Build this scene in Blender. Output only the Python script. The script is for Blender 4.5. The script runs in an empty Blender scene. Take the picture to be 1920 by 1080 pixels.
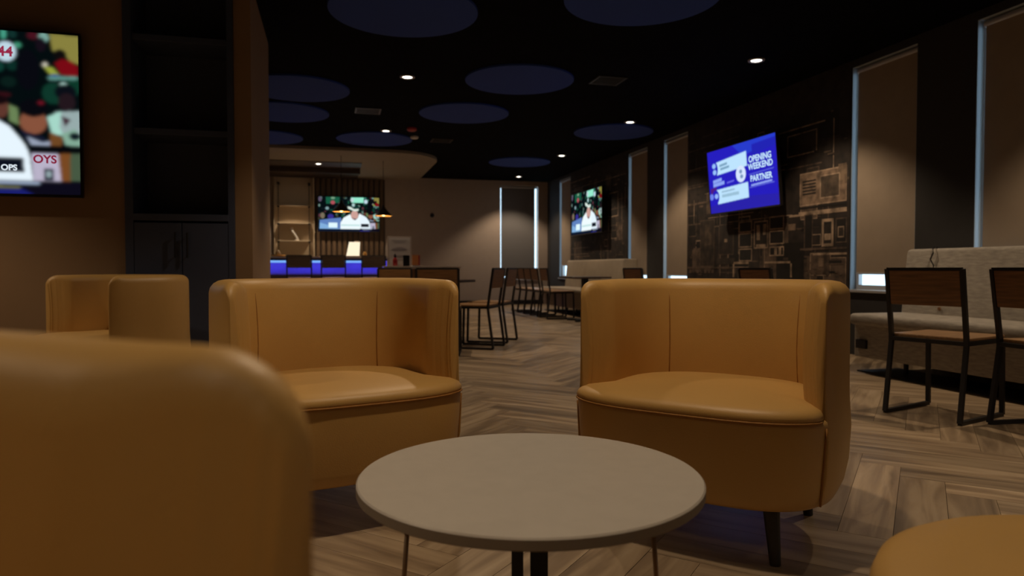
import bpy, bmesh, math, random
from mathutils import Vector, Matrix
random.seed(7)
sc = bpy.context.scene
PI = math.pi
# ------------------------------------------------------------------ camera
F = 1310.0
CAMZ = 0.83
YAW, PITCH, ROLL = 14.5, 1.62, 0.0
cam = bpy.data.objects.new('camera', bpy.data.cameras.new('camera'))
sc.collection.objects.link(cam)
cam.data.sensor_width = 36.0
cam.data.lens = F / 1920 * 36
cam.data.clip_start = 0.02
cam.data.dof.use_dof = True
cam.data.dof.focus_distance = 2.1
cam.data.dof.aperture_fstop = 3.6
CM = (Matrix.Rotation(math.radians(-YAW), 4, 'Z') @ Matrix.Rotation(math.radians(90 - PITCH), 4, 'X')
      @ Matrix.Rotation(math.radians(-ROLL), 4, 'Z'))
cam.matrix_world = Matrix.Translation((0, 0, CAMZ)) @ CM
sc.camera = cam
# ------------------------------------------------------------------ world (dull daylight outside the windows)
w = bpy.data.worlds.new('world'); sc.world = w; w.use_nodes = True
bg = w.node_tree.nodes['Background']
bg.inputs['Color'].default_value = (0.62, 0.82, 1.0, 1)
bg.inputs['Strength'].default_value = 2.6
sc.view_settings.view_transform = 'Standard'
sc.view_settings.look = 'None'
sc.view_settings.gamma = 1
sc.view_settings.exposure = 0.0
sc.view_settings.use_curve_mapping = False
sc.cycles.use_denoising = True
sc.cycles.max_bounces = 8
sc.cycles.transparent_max_bounces = 12
SPOT_W = 90.0
SPOT_COL = (1.0, 0.76, 0.51)

# ------------------------------------------------------------------ helpers
def ray(px, py):
    return (CM.to_3x3() @ Vector(((px - 960) / F, (540 - py) / F, -1))).normalized()
def hit(px, py, ax, val):
    d = ray(px, py); o = Vector((0, 0, CAMZ))
    return o + d * ((val - o[ax]) / d[ax])
def cr(xc, zc):          # camera-aligned floor coordinates to room coordinates
    s, c = math.sin(math.radians(YAW)), math.cos(math.radians(YAW))
    return (xc * c + zc * s, -xc * s + zc * c)
def face(dx, dy):        # z rotation that turns local -Y to (dx, dy)
    return math.atan2(dx, -dy)
def lin(c):
    return tuple(((v / 255) / 12.92 if v <= 10 else ((v / 255 + 0.055) / 1.055) ** 2.4) for v in c)

class MB:
    def __init__(s): s.v = []; s.f = []; s.c = []
    def add(s, vs, fs, col=None):
        b = len(s.v); s.v += [tuple(v) for v in vs]
        for f in fs: s.f.append(tuple(b + i for i in f)); s.c.append(col)
    def box(s, x0, x1, y0, y1, z0, z1, M=None, col=None):
        vs = [Vector((x, y, z)) for x in (x0, x1) for y in (y0, y1) for z in (z0, z1)]
        if M is not None: vs = [M @ v for v in vs]
        s.add(vs, [(0,1,3,2),(4,6,7,5),(0,4,5,1),(2,3,7,6),(0,2,6,4),(1,5,7,3)], col)
    def tube(s, pts, r, n=10, cap=True, r2=None):
        pts = [Vector(p) for p in pts]; k = len(pts); vs = []
        for i, p in enumerate(pts):
            t = (pts[min(i+1, k-1)] - pts[max(i-1, 0)]).normalized()
            a = Vector((0,0,1)) if abs(t.z) < .9 else Vector((1,0,0))
            u = t.cross(a).normalized(); w_ = t.cross(u).normalized()
            rr = r if r2 is None else r + (r2 - r) * i / (k - 1)
            for j in range(n):
                an = 2*PI*(j+.5)/n
                vs.append(p + u*rr*math.cos(an) + w_*rr*math.sin(an))
        fs = [(i*n+j, i*n+(j+1)%n, (i+1)*n+(j+1)%n, (i+1)*n+j) for i in range(k-1) for j in range(n)]
        if cap: fs += [tuple(range(n-1,-1,-1)), tuple((k-1)*n+j for j in range(n))]
        s.add(vs, fs)
    def sqtube(s, pts, a): s.tube(pts, a*.7071, 4)
    def lathe(s, prof, n=32, c=(0,0,0), cap=True):
        vs = [(c[0]+r*math.cos(2*PI*j/n), c[1]+r*math.sin(2*PI*j/n), c[2]+z) for r, z in prof for j in range(n)]
        k = len(prof)
        fs = [(i*n+j, i*n+(j+1)%n, (i+1)*n+(j+1)%n, (i+1)*n+j) for i in range(k-1) for j in range(n)]
        if cap: fs += [tuple(range(n-1,-1,-1)), tuple((k-1)*n+j for j in range(n))]
        s.add(vs, fs)
    def prism(s, pts, z0, z1):      # vertical prism over a plan polygon
        n = len(pts)
        s.add([(x,y,z0) for x,y in pts]+[(x,y,z1) for x,y in pts],
              [tuple(range(n-1,-1,-1)), tuple(range(n,2*n))]+[(i,(i+1)%n,n+(i+1)%n,n+i) for i in range(n)])
    def build(s, name, mat, parent=None, smooth=False, bevel=0, seg=2, uv=None, loc=None, rz=None):
        me = bpy.data.meshes.new(name); me.from_pydata(s.v, [], s.f); me.update()
        bm = bmesh.new(); bm.from_mesh(me); bmesh.ops.recalc_face_normals(bm, faces=bm.faces)
        if any(c is not None for c in s.c):
            lay = bm.loops.layers.float_color.new('Col')
            bm.faces.ensure_lookup_table()
            for f, c in zip(bm.faces, s.c):
                for l in f.loops: l[lay] = (*(c or (0,0,0)), 1)
        bm.to_mesh(me); bm.free()
        if smooth:
            me.polygons.foreach_set('use_smooth', [True]*len(me.polygons))
        me.materials.append(mat)
        o = bpy.data.objects.new(name, me); sc.collection.objects.link(o)
        if bevel:
            m = o.modifiers.new('bevel', 'BEVEL'); m.width = bevel; m.segments = seg; m.limit_method = 'ANGLE'
            m.angle_limit = math.radians(40)
        if parent: o.parent = parent
        if loc is not None: o.location = loc
        if rz is not None: o.rotation_euler.z = rz
        return o

def bx(name, dims, mat, parent=None, **k):
    m = MB(); m.box(*dims); return m.build(name, mat, parent, **k)
def empty(name, loc=(0,0,0), rz=0):
    o = bpy.data.objects.new(name, None); sc.collection.objects.link(o)
    o.location = loc; o.rotation_euler = (0,0,rz); o.empty_display_size = .1; return o
def tag(o, label=None, cat=None, group=None, kind=None):
    for k, v in (('label',label),('category',cat),('group',group),('kind',kind)):
        if v: o[k] = v
    return o
def copy_tree(o, parent=None):
    c = o.copy(); sc.collection.objects.link(c)
    if parent: c.parent = parent
    for ch in [x for x in sc.objects if x.parent == o]: copy_tree(ch, c)
    return c

# ------------------------------------------------------------------ materials
def nd(t, ty, **k):
    n = t.nodes.new(ty)
    for a, b in k.items():
        if a in n.inputs: n.inputs[a].default_value = b
        else: setattr(n, a, b)
    return n
def pmat(name, col, rough=.6, metal=0, spec=.5, var=0, scale=8, bump=0, bscale=120, stretch=(1,1,1), sheen=0):
    m = bpy.data.materials.new(name); m.use_nodes = True; t = m.node_tree; p = t.nodes['Principled BSDF']
    p.inputs['Base Color'].default_value = (*col, 1); p.inputs['Roughness'].default_value = rough
    p.inputs['Metallic'].default_value = metal; p.inputs['Specular IOR Level'].default_value = spec
    if sheen: p.inputs['Sheen Weight'].default_value = sheen
    tc = nd(t, 'ShaderNodeTexCoord'); mp = nd(t, 'ShaderNodeMapping'); mp.inputs['Scale'].default_value = stretch
    t.links.new(tc.outputs['Object'], mp.inputs['Vector'])
    if var:
        n = nd(t, 'ShaderNodeTexNoise'); n.inputs['Scale'].default_value = scale; n.inputs['Detail'].default_value = 5
        t.links.new(mp.outputs[0], n.inputs['Vector'])
        r = nd(t, 'ShaderNodeValToRGB')
        r.color_ramp.elements[0].position = .3; r.color_ramp.elements[1].position = .7
        r.color_ramp.elements[0].color = (*[c*(1-var) for c in col], 1)
        r.color_ramp.elements[1].color = (*[min(1, c*(1+var)) for c in col], 1)
        t.links.new(n.outputs['Fac'], r.inputs[0]); t.links.new(r.outputs[0], p.inputs['Base Color'])
    if bump:
        n = nd(t, 'ShaderNodeTexNoise'); n.inputs['Scale'].default_value = bscale; n.inputs['Detail'].default_value = 3
        t.links.new(mp.outputs[0], n.inputs['Vector'])
        b = nd(t, 'ShaderNodeBump'); b.inputs['Strength'].default_value = bump; b.inputs['Distance'].default_value = .003
        t.links.new(n.outputs['Fac'], b.inputs['Height']); t.links.new(b.outputs[0], p.inputs['Normal'])
    return m
def emat(name, col, st):
    m = bpy.data.materials.new(name); m.use_nodes = True; t = m.node_tree; t.nodes.remove(t.nodes['Principled BSDF'])
    e = nd(t, 'ShaderNodeEmission'); e.inputs[0].default_value = (*col, 1); e.inputs[1].default_value = st
    t.links.new(e.outputs[0], t.nodes['Material Output'].inputs[0]); return m

M_leather = pmat('mustard leather', (.55,.325,.10), .47, var=.06, scale=3, bump=.15, bscale=260)
M_seam = pmat('seam stitching', (.30,.13,.02), .7)
M_black = pmat('black steel', (.012,.011,.012), .45, spec=.4, bump=.05)
M_legw = pmat('dark stained leg', (.018,.014,.012), .5, var=.2)
M_top = pmat('greige laminate', (.50,.455,.40), .42, var=.03, scale=30)
M_edge = pmat('table edge band', (.20,.165,.13), .5, var=.05)
M_brass = pmat('thin metal rod', (.35,.26,.18), .35, metal=.8)
M_wood = pmat('walnut board', (.20,.095,.035), .42, var=.35, scale=5, stretch=(1,14,14), bump=.05)
M_seatw = pmat('oak seat board', (.36,.20,.09), .38, var=.25, scale=5, stretch=(14,1,14), bump=.05)
M_fabric = pmat('grey woven fabric', (.36,.32,.27), .9, var=.22, scale=14, stretch=(1,1,5), bump=.6, bscale=300, sheen=.2)
M_fab2 = pmat('beige plain upholstery', (.36,.30,.23), .85, var=.06, bump=.3, bscale=300)
M_tan = pmat('tan wall paint', (.27,.165,.085), .75, var=.04, scale=2, bump=.1, bscale=200)
M_char = pmat('charcoal wall paint', (.022,.020,.020), .8, var=.08, bump=.1)
M_farw = pmat('mauve grey wall paint', (.36,.295,.255), .8, var=.03, bump=.08)
M_ceil = pmat('black ceiling paint', (.0032,.0032,.004), .95, spec=.05, var=.3, scale=4)
M_blue = pmat('blue ceiling disc felt', (.020,.060,.33), .95, var=.04, scale=2)
M_case = pmat('slate blue cabinet paint', (.046,.060,.110), .45, var=.05)
M_blind = pmat('taupe roller blind cloth', (.30,.235,.175), .85, var=.04, bump=.2, bscale=400)
M_alu = pmat('pale aluminium', (.45,.45,.46), .4, metal=.3)
M_reveal = pmat('grey window reveal', (.36,.42,.47), .7)
M_soff = pmat('cream soffit paint', (.27,.225,.17), .8, var=.03)
M_dwood = pmat('dark wood panel', (.05,.03,.02), .5, var=.3, stretch=(1,10,10))
M_slat = pmat('walnut slat', (.12,.075,.042), .5, var=.3, scale=6, stretch=(10,10,1))
M_shelfw = pmat('cream shelf laminate', (.50,.40,.28), .6, var=.03)
M_white = pmat('white card', (.75,.72,.68), .7, var=.02)
M_sub = pmat('dark subfloor', (.03,.022,.016), .9)
M_bez = pmat('black plastic bezel', (.006,.006,.007), .3)
M_stone = pmat('pale bar top', (.55,.50,.44), .3, var=.05)
M_barf = pmat('bar front panel', (.20,.17,.16), .5, var=.05)
M_red = pmat('red enamel', (.45,.03,.03), .4, var=.05)
M_orange = pmat('orange booklet cover', (.75,.28,.07), .5, var=.05)
M_gold = pmat('brass inner shade', (.8,.5,.18), .35, metal=.6)
M_led = emat('blue led strip', (.20,.45,1.0), 1.0)
M_lamp = emat('downlight lens', (1.0,.90,.74), 14)
M_bulb = emat('pendant bulb', (1.0,.62,.25), 9)
M_litcard = emat('backlit menu card', (1.0,.86,.62), 1.1)
# emissive screen from corner colours
M_screen = emat('screen picture', (1,1,1), 1.0)
t = M_screen.node_tree; a = nd(t, 'ShaderNodeVertexColor'); a.layer_name = 'Col'
em = [n for n in t.nodes if n.type == 'EMISSION'][0]; t.links.new(a.outputs[0], em.inputs[0])
# mural paint from corner colours
M_mural = pmat('printed mural', (.1,.1,.1), .75)
t = M_mural.node_tree; a = nd(t, 'ShaderNodeVertexColor'); a.layer_name = 'Col'
n = nd(t, 'ShaderNodeTexNoise'); n.inputs['Scale'].default_value = 9; n.inputs['Detail'].default_value = 9
tc = nd(t, 'ShaderNodeTexCoord'); t.links.new(tc.outputs['Object'], n.inputs['Vector'])
r = nd(t, 'ShaderNodeValToRGB'); r.color_ramp.elements[0].position = .33; r.color_ramp.elements[0].color = (.25,.25,.25,1)
r.color_ramp.elements[1].position = .62; r.color_ramp.elements[1].color = (1,1,1,1)
mx = nd(t, 'ShaderNodeMix', data_type='RGBA', blend_type='MULTIPLY'); mx.inputs[0].default_value = 1
t.links.new(n.outputs['Fac'], r.inputs[0]); t.links.new(a.outputs[0], mx.inputs[6]); t.links.new(r.outputs[0], mx.inputs[7])
t.links.new(mx.outputs[2], t.nodes['Principled BSDF'].inputs['Base Color'])
# glass
M_glass = bpy.data.materials.new('window glass'); M_glass.use_nodes = True; t = M_glass.node_tree
t.nodes.remove(t.nodes['Principled BSDF'])
tr = nd(t, 'ShaderNodeBsdfTransparent'); gl = nd(t, 'ShaderNodeBsdfGlossy'); gl.inputs['Roughness'].default_value = .02
mi = nd(t, 'ShaderNodeMixShader'); mi.inputs[0].default_value = .05
tr.inputs[0].default_value = (.93,.96,.97,1)
t.links.new(tr.outputs[0], mi.inputs[1]); t.links.new(gl.outputs[0], mi.inputs[2])
t.links.new(mi.outputs[0], t.nodes['Material Output'].inputs[0])
# floor planks: uv along the plank, random per board
M_plank = bpy.data.materials.new('wood look vinyl plank'); M_plank.use_nodes = True; t = M_plank.node_tree
p = t.nodes['Principled BSDF']; p.inputs['Roughness'].default_value = .38
uvn = nd(t, 'ShaderNodeUVMap'); geo = nd(t, 'ShaderNodeNewGeometry'); oi = nd(t, 'ShaderNodeObjectInfo')
ad = nd(t, 'ShaderNodeMath', operation='ADD'); t.links.new(geo.outputs['Random Per Island'], ad.inputs[0]); t.links.new(oi.outputs['Random'], ad.inputs[1])
fc = nd(t, 'ShaderNodeMath', operation='FRACT'); t.links.new(ad.outputs[0], fc.inputs[0])
mu = nd(t, 'ShaderNodeMath', operation='MULTIPLY'); mu.inputs[1].default_value = 57; t.links.new(fc.outputs[0], mu.inputs[0])
cb = nd(t, 'ShaderNodeCombineXYZ'); t.links.new(mu.outputs[0], cb.inputs[0]); t.links.new(mu.outputs[0], cb.inputs[2])
va = nd(t, 'ShaderNodeVectorMath', operation='ADD'); t.links.new(uvn.outputs[0], va.inputs[0]); t.links.new(cb.outputs[0], va.inputs[1])
mp = nd(t, 'ShaderNodeMapping'); mp.inputs['Scale'].default_value = (1.3, 12, 1); t.links.new(va.outputs[0], mp.inputs[0])
n1 = nd(t, 'ShaderNodeTexNoise'); n1.inputs['Scale'].default_value = 1.4; n1.inputs['Detail'].default_value = 7; n1.inputs['Distortion'].default_value = .6
t.links.new(mp.outputs[0], n1.inputs['Vector'])
r1 = nd(t, 'ShaderNodeValToRGB'); e = r1.color_ramp.elements
e[0].position = .25; e[0].color = (.13,.088,.052,1); e[1].position = .72; e[1].color = (.42,.32,.215,1)
x = e.new(.45); x.color = (.26,.185,.115,1); x = e.new(.55); x.color = (.34,.25,.158,1)
t.links.new(n1.outputs['Fac'], r1.inputs[0])
hv = nd(t, 'ShaderNodeHueSaturation'); mr = nd(t, 'ShaderNodeMapRange'); mr.inputs['To Min'].default_value = .72; mr.inputs['To Max'].default_value = 1.22
t.links.new(fc.outputs[0], mr.inputs['Value']); t.links.new(mr.outputs[0], hv.inputs['Value']); t.links.new(r1.outputs[0], hv.inputs['Color'])
t.links.new(hv.outputs[0], p.inputs['Base Color'])
bmp = nd(t, 'ShaderNodeBump'); bmp.inputs['Strength'].default_value = .12; bmp.inputs['Distance'].default_value = .002
t.links.new(n1.outputs['Fac'], bmp.inputs['Height']); t.links.new(bmp.outputs[0], p.inputs['Normal'])

# ------------------------------------------------------------------ room shell
WX, WY, CZ = 4.86, 15.5, 2.82          # right wall, far wall, ceiling
LX, BY = -4.6, -3.6                    # left, back
PY0, PY1, PX = 5.15, 6.6, -.527        # tv partition block
fl = bx('floor', (LX, WX+.02, BY, WY+.02, -.08, -.012), M_sub); tag(fl, kind='structure')
L, W, NN = .92, .1533, 6
def clip(poly, x0, x1, y0, y1):
    for ax, v, s in ((0,x0,1),(0,x1,-1),(1,y0,1),(1,y1,-1)):
        out = []
        for i in range(len(poly)):
            a, b = poly[i-1], poly[i]; da, db = s*(a[ax]-v), s*(b[ax]-v)
            if da >= 0: out.append(a)
            if (da >= 0) != (db >= 0):
                k = da/(da-db); out.append(tuple(a[j]+(b[j]-a[j])*k for j in range(len(a))))
        poly = out
        if not poly: break
    return poly
C45 = math.cos(PI/4); g = .0016
planks = []
N0 = 110
for j in range(-N0, N0):
    for i0 in range(-N0 - (-N0-j) % 12 * 0, N0):
        if (i0-j) % 12 == 0: planks.append((i0*W, j*W, 0))
        if (j-i0-1) % 12 == 0: planks.append((i0*W, j*W, 1))     # column i0, starting row j
Rm = Matrix.Rotation(PI/4 + math.radians(0), 2)
def rot45(x, y, o=(.35, 1.1)): return (C45*(x-y)+o[0], C45*(x+y)+o[1])
cand = []
Rinv = CM.to_3x3().inverted()
for (x, y, v) in planks:
    dx, dy = (L, W) if v == 0 else (W, L)
    c = rot45(x+dx/2, y+dy/2)
    if not (LX-.6 < c[0] < WX+.6 and BY-.6 < c[1] < WY+.6): continue
    q = Rinv @ Vector((c[0], c[1], -CAMZ))
    vis = q.z < -.3 and abs(q.x/q.z)*F < 1010 and q.y/(-q.z)*F > -640
    dist = math.hypot(*c)
    inside = LX+.5 < c[0] < WX-.5 and BY+.5 < c[1] < WY-.5
    cand.append((0 if (vis and inside) else 1, dist, x, y, v, c))
cand.sort()
pm = MB(); pm.box(-L/2+g/2, L/2-g/2, -W/2+g/2, W/2-g/2, -.012, 0)
first = None
def set_uv(me, fn):
    uvl = me.uv_layers.new(name='UVMap')
    for lp in me.loops: uvl.data[lp.index].uv = fn(me.vertices[lp.vertex_index].co)
stuffv = MB(); suv = []
for k, (vis, dist, x, y, v, c) in enumerate(cand):
    if k < 300 and vis == 0:
        if first is None:
            first = pm.build('plank', M_plank, fl); set_uv(first.data, lambda co: (co.x+.46, co.y+.08)); o = first
        else:
            o = bpy.data.objects.new('plank', first.data); sc.collection.objects.link(o); o.parent = fl
        o.location = (c[0], c[1], 0); o.rotation_euler = (0, 0, PI/4 + (PI/2 if v else 0))
    else:
        dx, dy = (L, W) if v == 0 else (W, L)
        h = g/2
        pts = [(x+h, y+h), (x+dx-h, y+h), (x+dx-h, y+dy-h), (x+h, y+dy-h)]
        P = []
        for (a, b) in pts:
            ww = rot45(a, b); uu = (a-x, b-y) if v == 0 else (b-y, a-x); P.append((*ww, *uu))
        P = clip(P, LX, WX, BY, WY)
        if len(P) < 3: continue
        n = len(P)
        stuffv.add([(q[0], q[1], 0) for q in P]+[(q[0], q[1], -.012) for q in P], [tuple(range(n))]+[(i, n+i, n+(i+1)%n, (i+1)%n) for i in range(n)])
        suv += [(q[2], q[3]) for q in P]*2
me = bpy.data.meshes.new('plank'); me.from_pydata(stuffv.v, [], stuffv.f); me.update(); me.materials.append(M_plank)
uvl = me.uv_layers.new(name='UVMap')
for lp in me.loops: uvl.data[lp.index].uv = suv[lp.vertex_index]
o = bpy.data.objects.new('plank', me); sc.collection.objects.link(o); o.parent = fl; tag(o, kind='stuff')

tag(bx('ceiling', (LX-.2, WX+.4, BY-.2, WY+.4, CZ, CZ+.15), M_ceil), kind='structure')
tag(bx('wall_left', (LX-.2, LX, BY-.2, WY+.4, -.08, CZ), M_tan), kind='structure')
tag(bx('wall_back', (LX, WX+.4, BY-.2, BY, -.08, CZ), M_tan), kind='structure')
# tv partition with a recess for the bookcase
BX0, BX1 = hit(235, 400, 1, PY0).x, hit(441, 400, 1, PY0).x
m = MB()
m.box(LX, BX0, PY0, PY1, 0, CZ); m.box(BX1, PX, PY0, PY1, 0, CZ); m.box(BX0, BX1, PY0+.42, PY1, 0, CZ)
tag(m.build('wall_partition', M_tan), kind='structure')
# right wall with window openings
ZS, ZT = .62, 2.75
wins = [(3.62,4.39),(4.96,5.73),(8.93,9.66),(10.23,10.95),(13.9,14.62)]
more = [(-.3,.45),(-1.65,-.9)]
TH = .13
m = MB(); ys = sorted(wins+more); y = BY-.2
for a, b in ys:
    m.box(WX, WX+TH, y, a, -.08, CZ); m.box(WX, WX+TH, a, b, -.08, ZS); m.box(WX, WX+TH, a, b, ZT, CZ); y = b
m.box(WX, WX+TH, y, WY+TH, -.08, CZ)
tag(m.build('wall_right', M_char), kind='structure')
FX0, FX1 = hit(938, 420, 1, WY).x, hit(1009, 420, 1, WY).x
m = MB(); m.box(LX, FX0, WY, WY+TH, -.08, CZ); m.box(FX1, WX, WY, WY+TH, -.08, CZ)
m.box(FX0, FX1, WY, WY+TH, -.08, ZS-.05); m.box(FX0, FX1, WY, WY+TH, ZT-.03, CZ)
tag(m.build('wall_far', M_farw), kind='structure')
tag(bx('baseboard_right', (WX-.015, WX, 5.75, 8.9, 0, .1), M_black), kind='structure')
tag(bx('baseboard_far', (2.2, WX-.02, WY-.015, WY, 0, .1), M_black), kind='structure')

def window(n, w, rz, loc, z0, z1, cloth_bottom, label, gap=.05, gr=.004, rev=None, fw=.05, cloth=None):
    gr = gr or gap; rev = rev or M_reveal
    # local frame: opening 0..w along x, looking outward is +y
    o = empty(f'window_{n}', loc, rz); tag(o, kind='structure')
    m = MB(); d = .06
    m.box(0,fw,d,d+.04,z0,z1); m.box(w-fw,w,d,d+.04,z0,z1); m.box(fw,w-fw,d,d+.04,z0,z0+.05); m.box(fw,w-fw,d,d+.04,z1-.05,z1)
    m.build('window_frame', M_alu, o)
    bx('pane', (fw,w-fw,d+.02,d+.025,z0+.05,z1-.05), M_glass, o)
    m = MB(); m.box(0,.004,.002,d,z0,z1); m.box(w-.004,w,.002,d,z0,z1); m.box(.004,w-.004,.002,d,z1-.004,z1)
    m.build('reveal', rev, o)
    bx('window_sill', (-.02,w+.02,-.03,d,z0-.02,z0+.006), M_alu, o, bevel=.004)
    b = empty('roller_blind', loc, rz); tag(b, label, 'blind', 'roller blinds on the windows')
    c = MB(); c.box(gap,w-gr,.03,.032,cloth_bottom,z1-.06); c.build('blind_cloth', cloth or M_blind, b)
    c = MB(); c.tube([(gap-.015,.045,z1-.04),(w-gr+.015,.045,z1-.04)],.026,16); c.build('roller', M_alu, b, smooth=False)
    bx('bottom_bar', (gap,w-gr,.024,.038,cloth_bottom-.018,cloth_bottom), M_alu, b, bevel=.003)
labs = ['tall taupe roller blind at the right picture edge above the grey bench',
        'lowered taupe blind with a bright window slot under its hem, beside the large mural',
        'narrow taupe blind just beyond the large mural, near the blue screen',
        'narrow taupe blind just before the small mural with the far television',
        'farthest blind on the long window wall, beyond the far television']
bots = [.9, .79, .735, .735, .9]
for k, ((a, b), lb, cb_) in enumerate(zip(wins, labs, bots)):
    window(k+1, b-a, -PI/2, (WX, b, 0), ZS, ZT, cb_, lb)
for k, (a, b) in enumerate(more):
    window(k+7, b-a, -PI/2, (WX, b, 0), ZS, ZT, .8, ['window wall blind beside the nearest armchairs, out of frame','window wall blind farthest behind the camera'][k])
window(6, FX1-FX0, 0, (FX0, WY, 0), ZS-.05, ZT-.03, .66, 'dark grey blind on the far end wall with bright light down both sides', gap=.026, gr=.075, rev=M_white, fw=.018, cloth=pmat('dark grey blind cloth', (.15,.145,.15), .85))

# ------------------------------------------------------------------ ceiling discs, downlights, vents
disc_lab = ['large blue ceiling disc cut by the top picture edge, above the left armchair',
 'large blue ceiling disc cut by the top picture edge, right of centre',
 'whole blue ceiling disc nearest the middle of the room, with the widest uncut outline',
 'blue ceiling disc just beyond the widest uncut one, right of the red alarm',
 'blue ceiling disc half hidden by the tan column, nearest of three there',
 'blue ceiling disc half hidden by the tan column, middle one of three there',
 'blue ceiling disc half hidden by the tan column, farthest of three there',
 'blue ceiling disc with a lit downlight at its far left, before the cream soffit',
 'blue ceiling disc by the window wall, beyond a lit downlight',
 'smallest and farthest blue ceiling disc, near the end wall']
discs = [(757,24),(1204,-2),(974,152),(870,214),(556,168),(530,212),(494,258),(702,262),(1150,249),(974,305)]
for (px, py), lb in zip(discs, disc_lab):
    c = hit(px, py, 2, CZ-.02) - Vector((0,0,.01))
    m = MB(); m.lathe([(.50,.008),(.569,.008),(.572,.012),(.572,.029)], 64)
    o = m.build('ceiling_disc', M_blue); o.location = c
    tag(o, lb, 'ceiling panel', 'round blue ceiling discs')

def downlight(x, y, z, lb, watts=None, size=108, blend=.45):
    o = empty('downlight', (x, y, z)); tag(o, lb, 'light', 'recessed ceiling downlights')
    m = MB(); m.lathe([(.050,-.004),(.052,-.010),(.078,-.008),(.080,0),(.050,0)], 32, cap=False); m.build('trim_ring', M_alu, o, smooth=True)
    m = MB(); m.lathe([(.001,-.003),(.049,-.003)], 24, cap=False); m.build('lens', M_lamp, o)
    ld = bpy.data.lights.new('spot lamp', 'SPOT'); ld.energy = watts or SPOT_W; ld.color = SPOT_COL
    ld.spot_size = math.radians(size); ld.spot_blend = blend; ld.shadow_soft_size = .045
    l = bpy.data.objects.new('lamp', ld); sc.collection.objects.link(l); l.parent = o; l.location = (0,0,-.03)
    return o
GY = (11.8, 14.7)
for k, y in enumerate((5.94, 8.86, 11.78, 14.7)):
    downlight(3.95, y, CZ, ['brightest downlight by the window wall, above the blue screen side','second downlight along the window wall, beside a blue disc','third downlight along the window wall','farthest downlight along the window wall'][k])
for k, y in enumerate((3.0, .1)):
    downlight(3.95, y, CZ, ['downlight over the grey bench, above the frame','downlight over the near window wall, behind the camera'][k])
for k, y in enumerate((7.36, 10.3)):
    downlight(.78, y, CZ, ['downlight near the middle of the black ceiling, left of the widest blue disc','downlight in the ceiling beside the red alarm'][k])
for (x, y, e_, lb) in ((.78,4.4,SPOT_W*.75,'downlight beyond the round table, above the frame'),(.80,1.75,SPOT_W*.95,'downlight over the mustard armchairs, above the frame'),
                       (-.2,-.75,SPOT_W*.33,'downlight just behind the camera'),(.78,-2.7,SPOT_W*.5,'downlight behind the camera in the middle row')):
    downlight(x, y, CZ, lb, e_)
for k, (x, y) in enumerate(((-3.0,3.7),(-2.3,1.4),(-2.3,-1.5))):
    downlight(x, y, CZ, ['downlight washing the wall television, above the frame','downlight over the left seating, above the frame','downlight at the left rear, behind the camera'][k])
pt = hit(597, 306, 2, CZ-.055); downlight(pt.x, pt.y, CZ-.0635, 'downlight in the dark panel of the cream soffit over the bar')
downlight(-1.8, 10.3, CZ, 'downlight left of the bar, hidden by the column')
a = hit(772, 240, 2, CZ); m = MB(); m.lathe([(.07,0),(.07,-.03),(.05,-.045),(.015,-.05)], 24, c=a)
tag(m.build('fire_alarm', M_red, smooth=False), 'small red fire alarm strobe on the black ceiling', 'alarm')
a = hit(777, 256, 2, CZ); m = MB(); m.lathe([(.06,0),(.06,-.02),(.04,-.035),(.01,-.04)], 24, c=a)
tag(m.build('smoke_detector', M_white), 'small round pale smoke detector beside the red alarm', 'detector')
for (px, py), lb in (((690,207),'faint square ceiling vent left of centre'),((828,263),'faint ceiling vent beyond the red alarm'),((1140,150),'faint ceiling vent right of the widest blue disc')):
    a = hit(px, py, 2, CZ); o = empty('ceiling_vent', a); tag(o, lb, 'vent', 'ceiling vents')
    m = MB(); m.box(-.16,.16,-.16,-.14,-.012,0); m.box(-.16,.16,.14,.16,-.012,0); m.box(-.16,-.14,-.14,.14,-.012,0); m.box(.14,.16,-.14,.14,-.012,0)
    m.build('frame', M_black, o)
    for q in range(5): bx('slat', (-.14,.14,-.115+q*.055,-.095+q*.055,-.01,-.002), M_black, o)
for x_, lb in ((-.75,'downlight hidden by the dark valance, over the display shelf'),(.35,'downlight hidden by the dark valance, over the bar television')):
    downlight(x_, 14.6, CZ-.0635, lb, SPOT_W*.7, 92, .2)
# cream soffit above the bar: rounded corner plate under the ceiling
m = MB(); x1, y0, R = 1.88, 11.9, .9
pts = [(-2.9, WY), (-2.9, y0)]
for k in range(13):
    an = -PI/2 + PI/2*k/12; pts.append((x1-R+R*math.cos(an), y0+R+R*math.sin(an)))
pts.append((x1, WY)); m.prism(pts, CZ-.05, CZ)
so = m.build('soffit', M_soff); tag(so, 'cream dropped ceiling with rounded corner above the bar', 'soffit')
bx('added_lip', (-2.6,.56,13.95,14.0,CZ-.16,CZ-.062), M_dwood, so)  # added dark strip, only there to hide the bar wall lamps from the camera
bx('dark_panel', (-2.6,.56,13.2,WY-.01,CZ-.062,CZ-.05), M_dwood, so)

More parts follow.
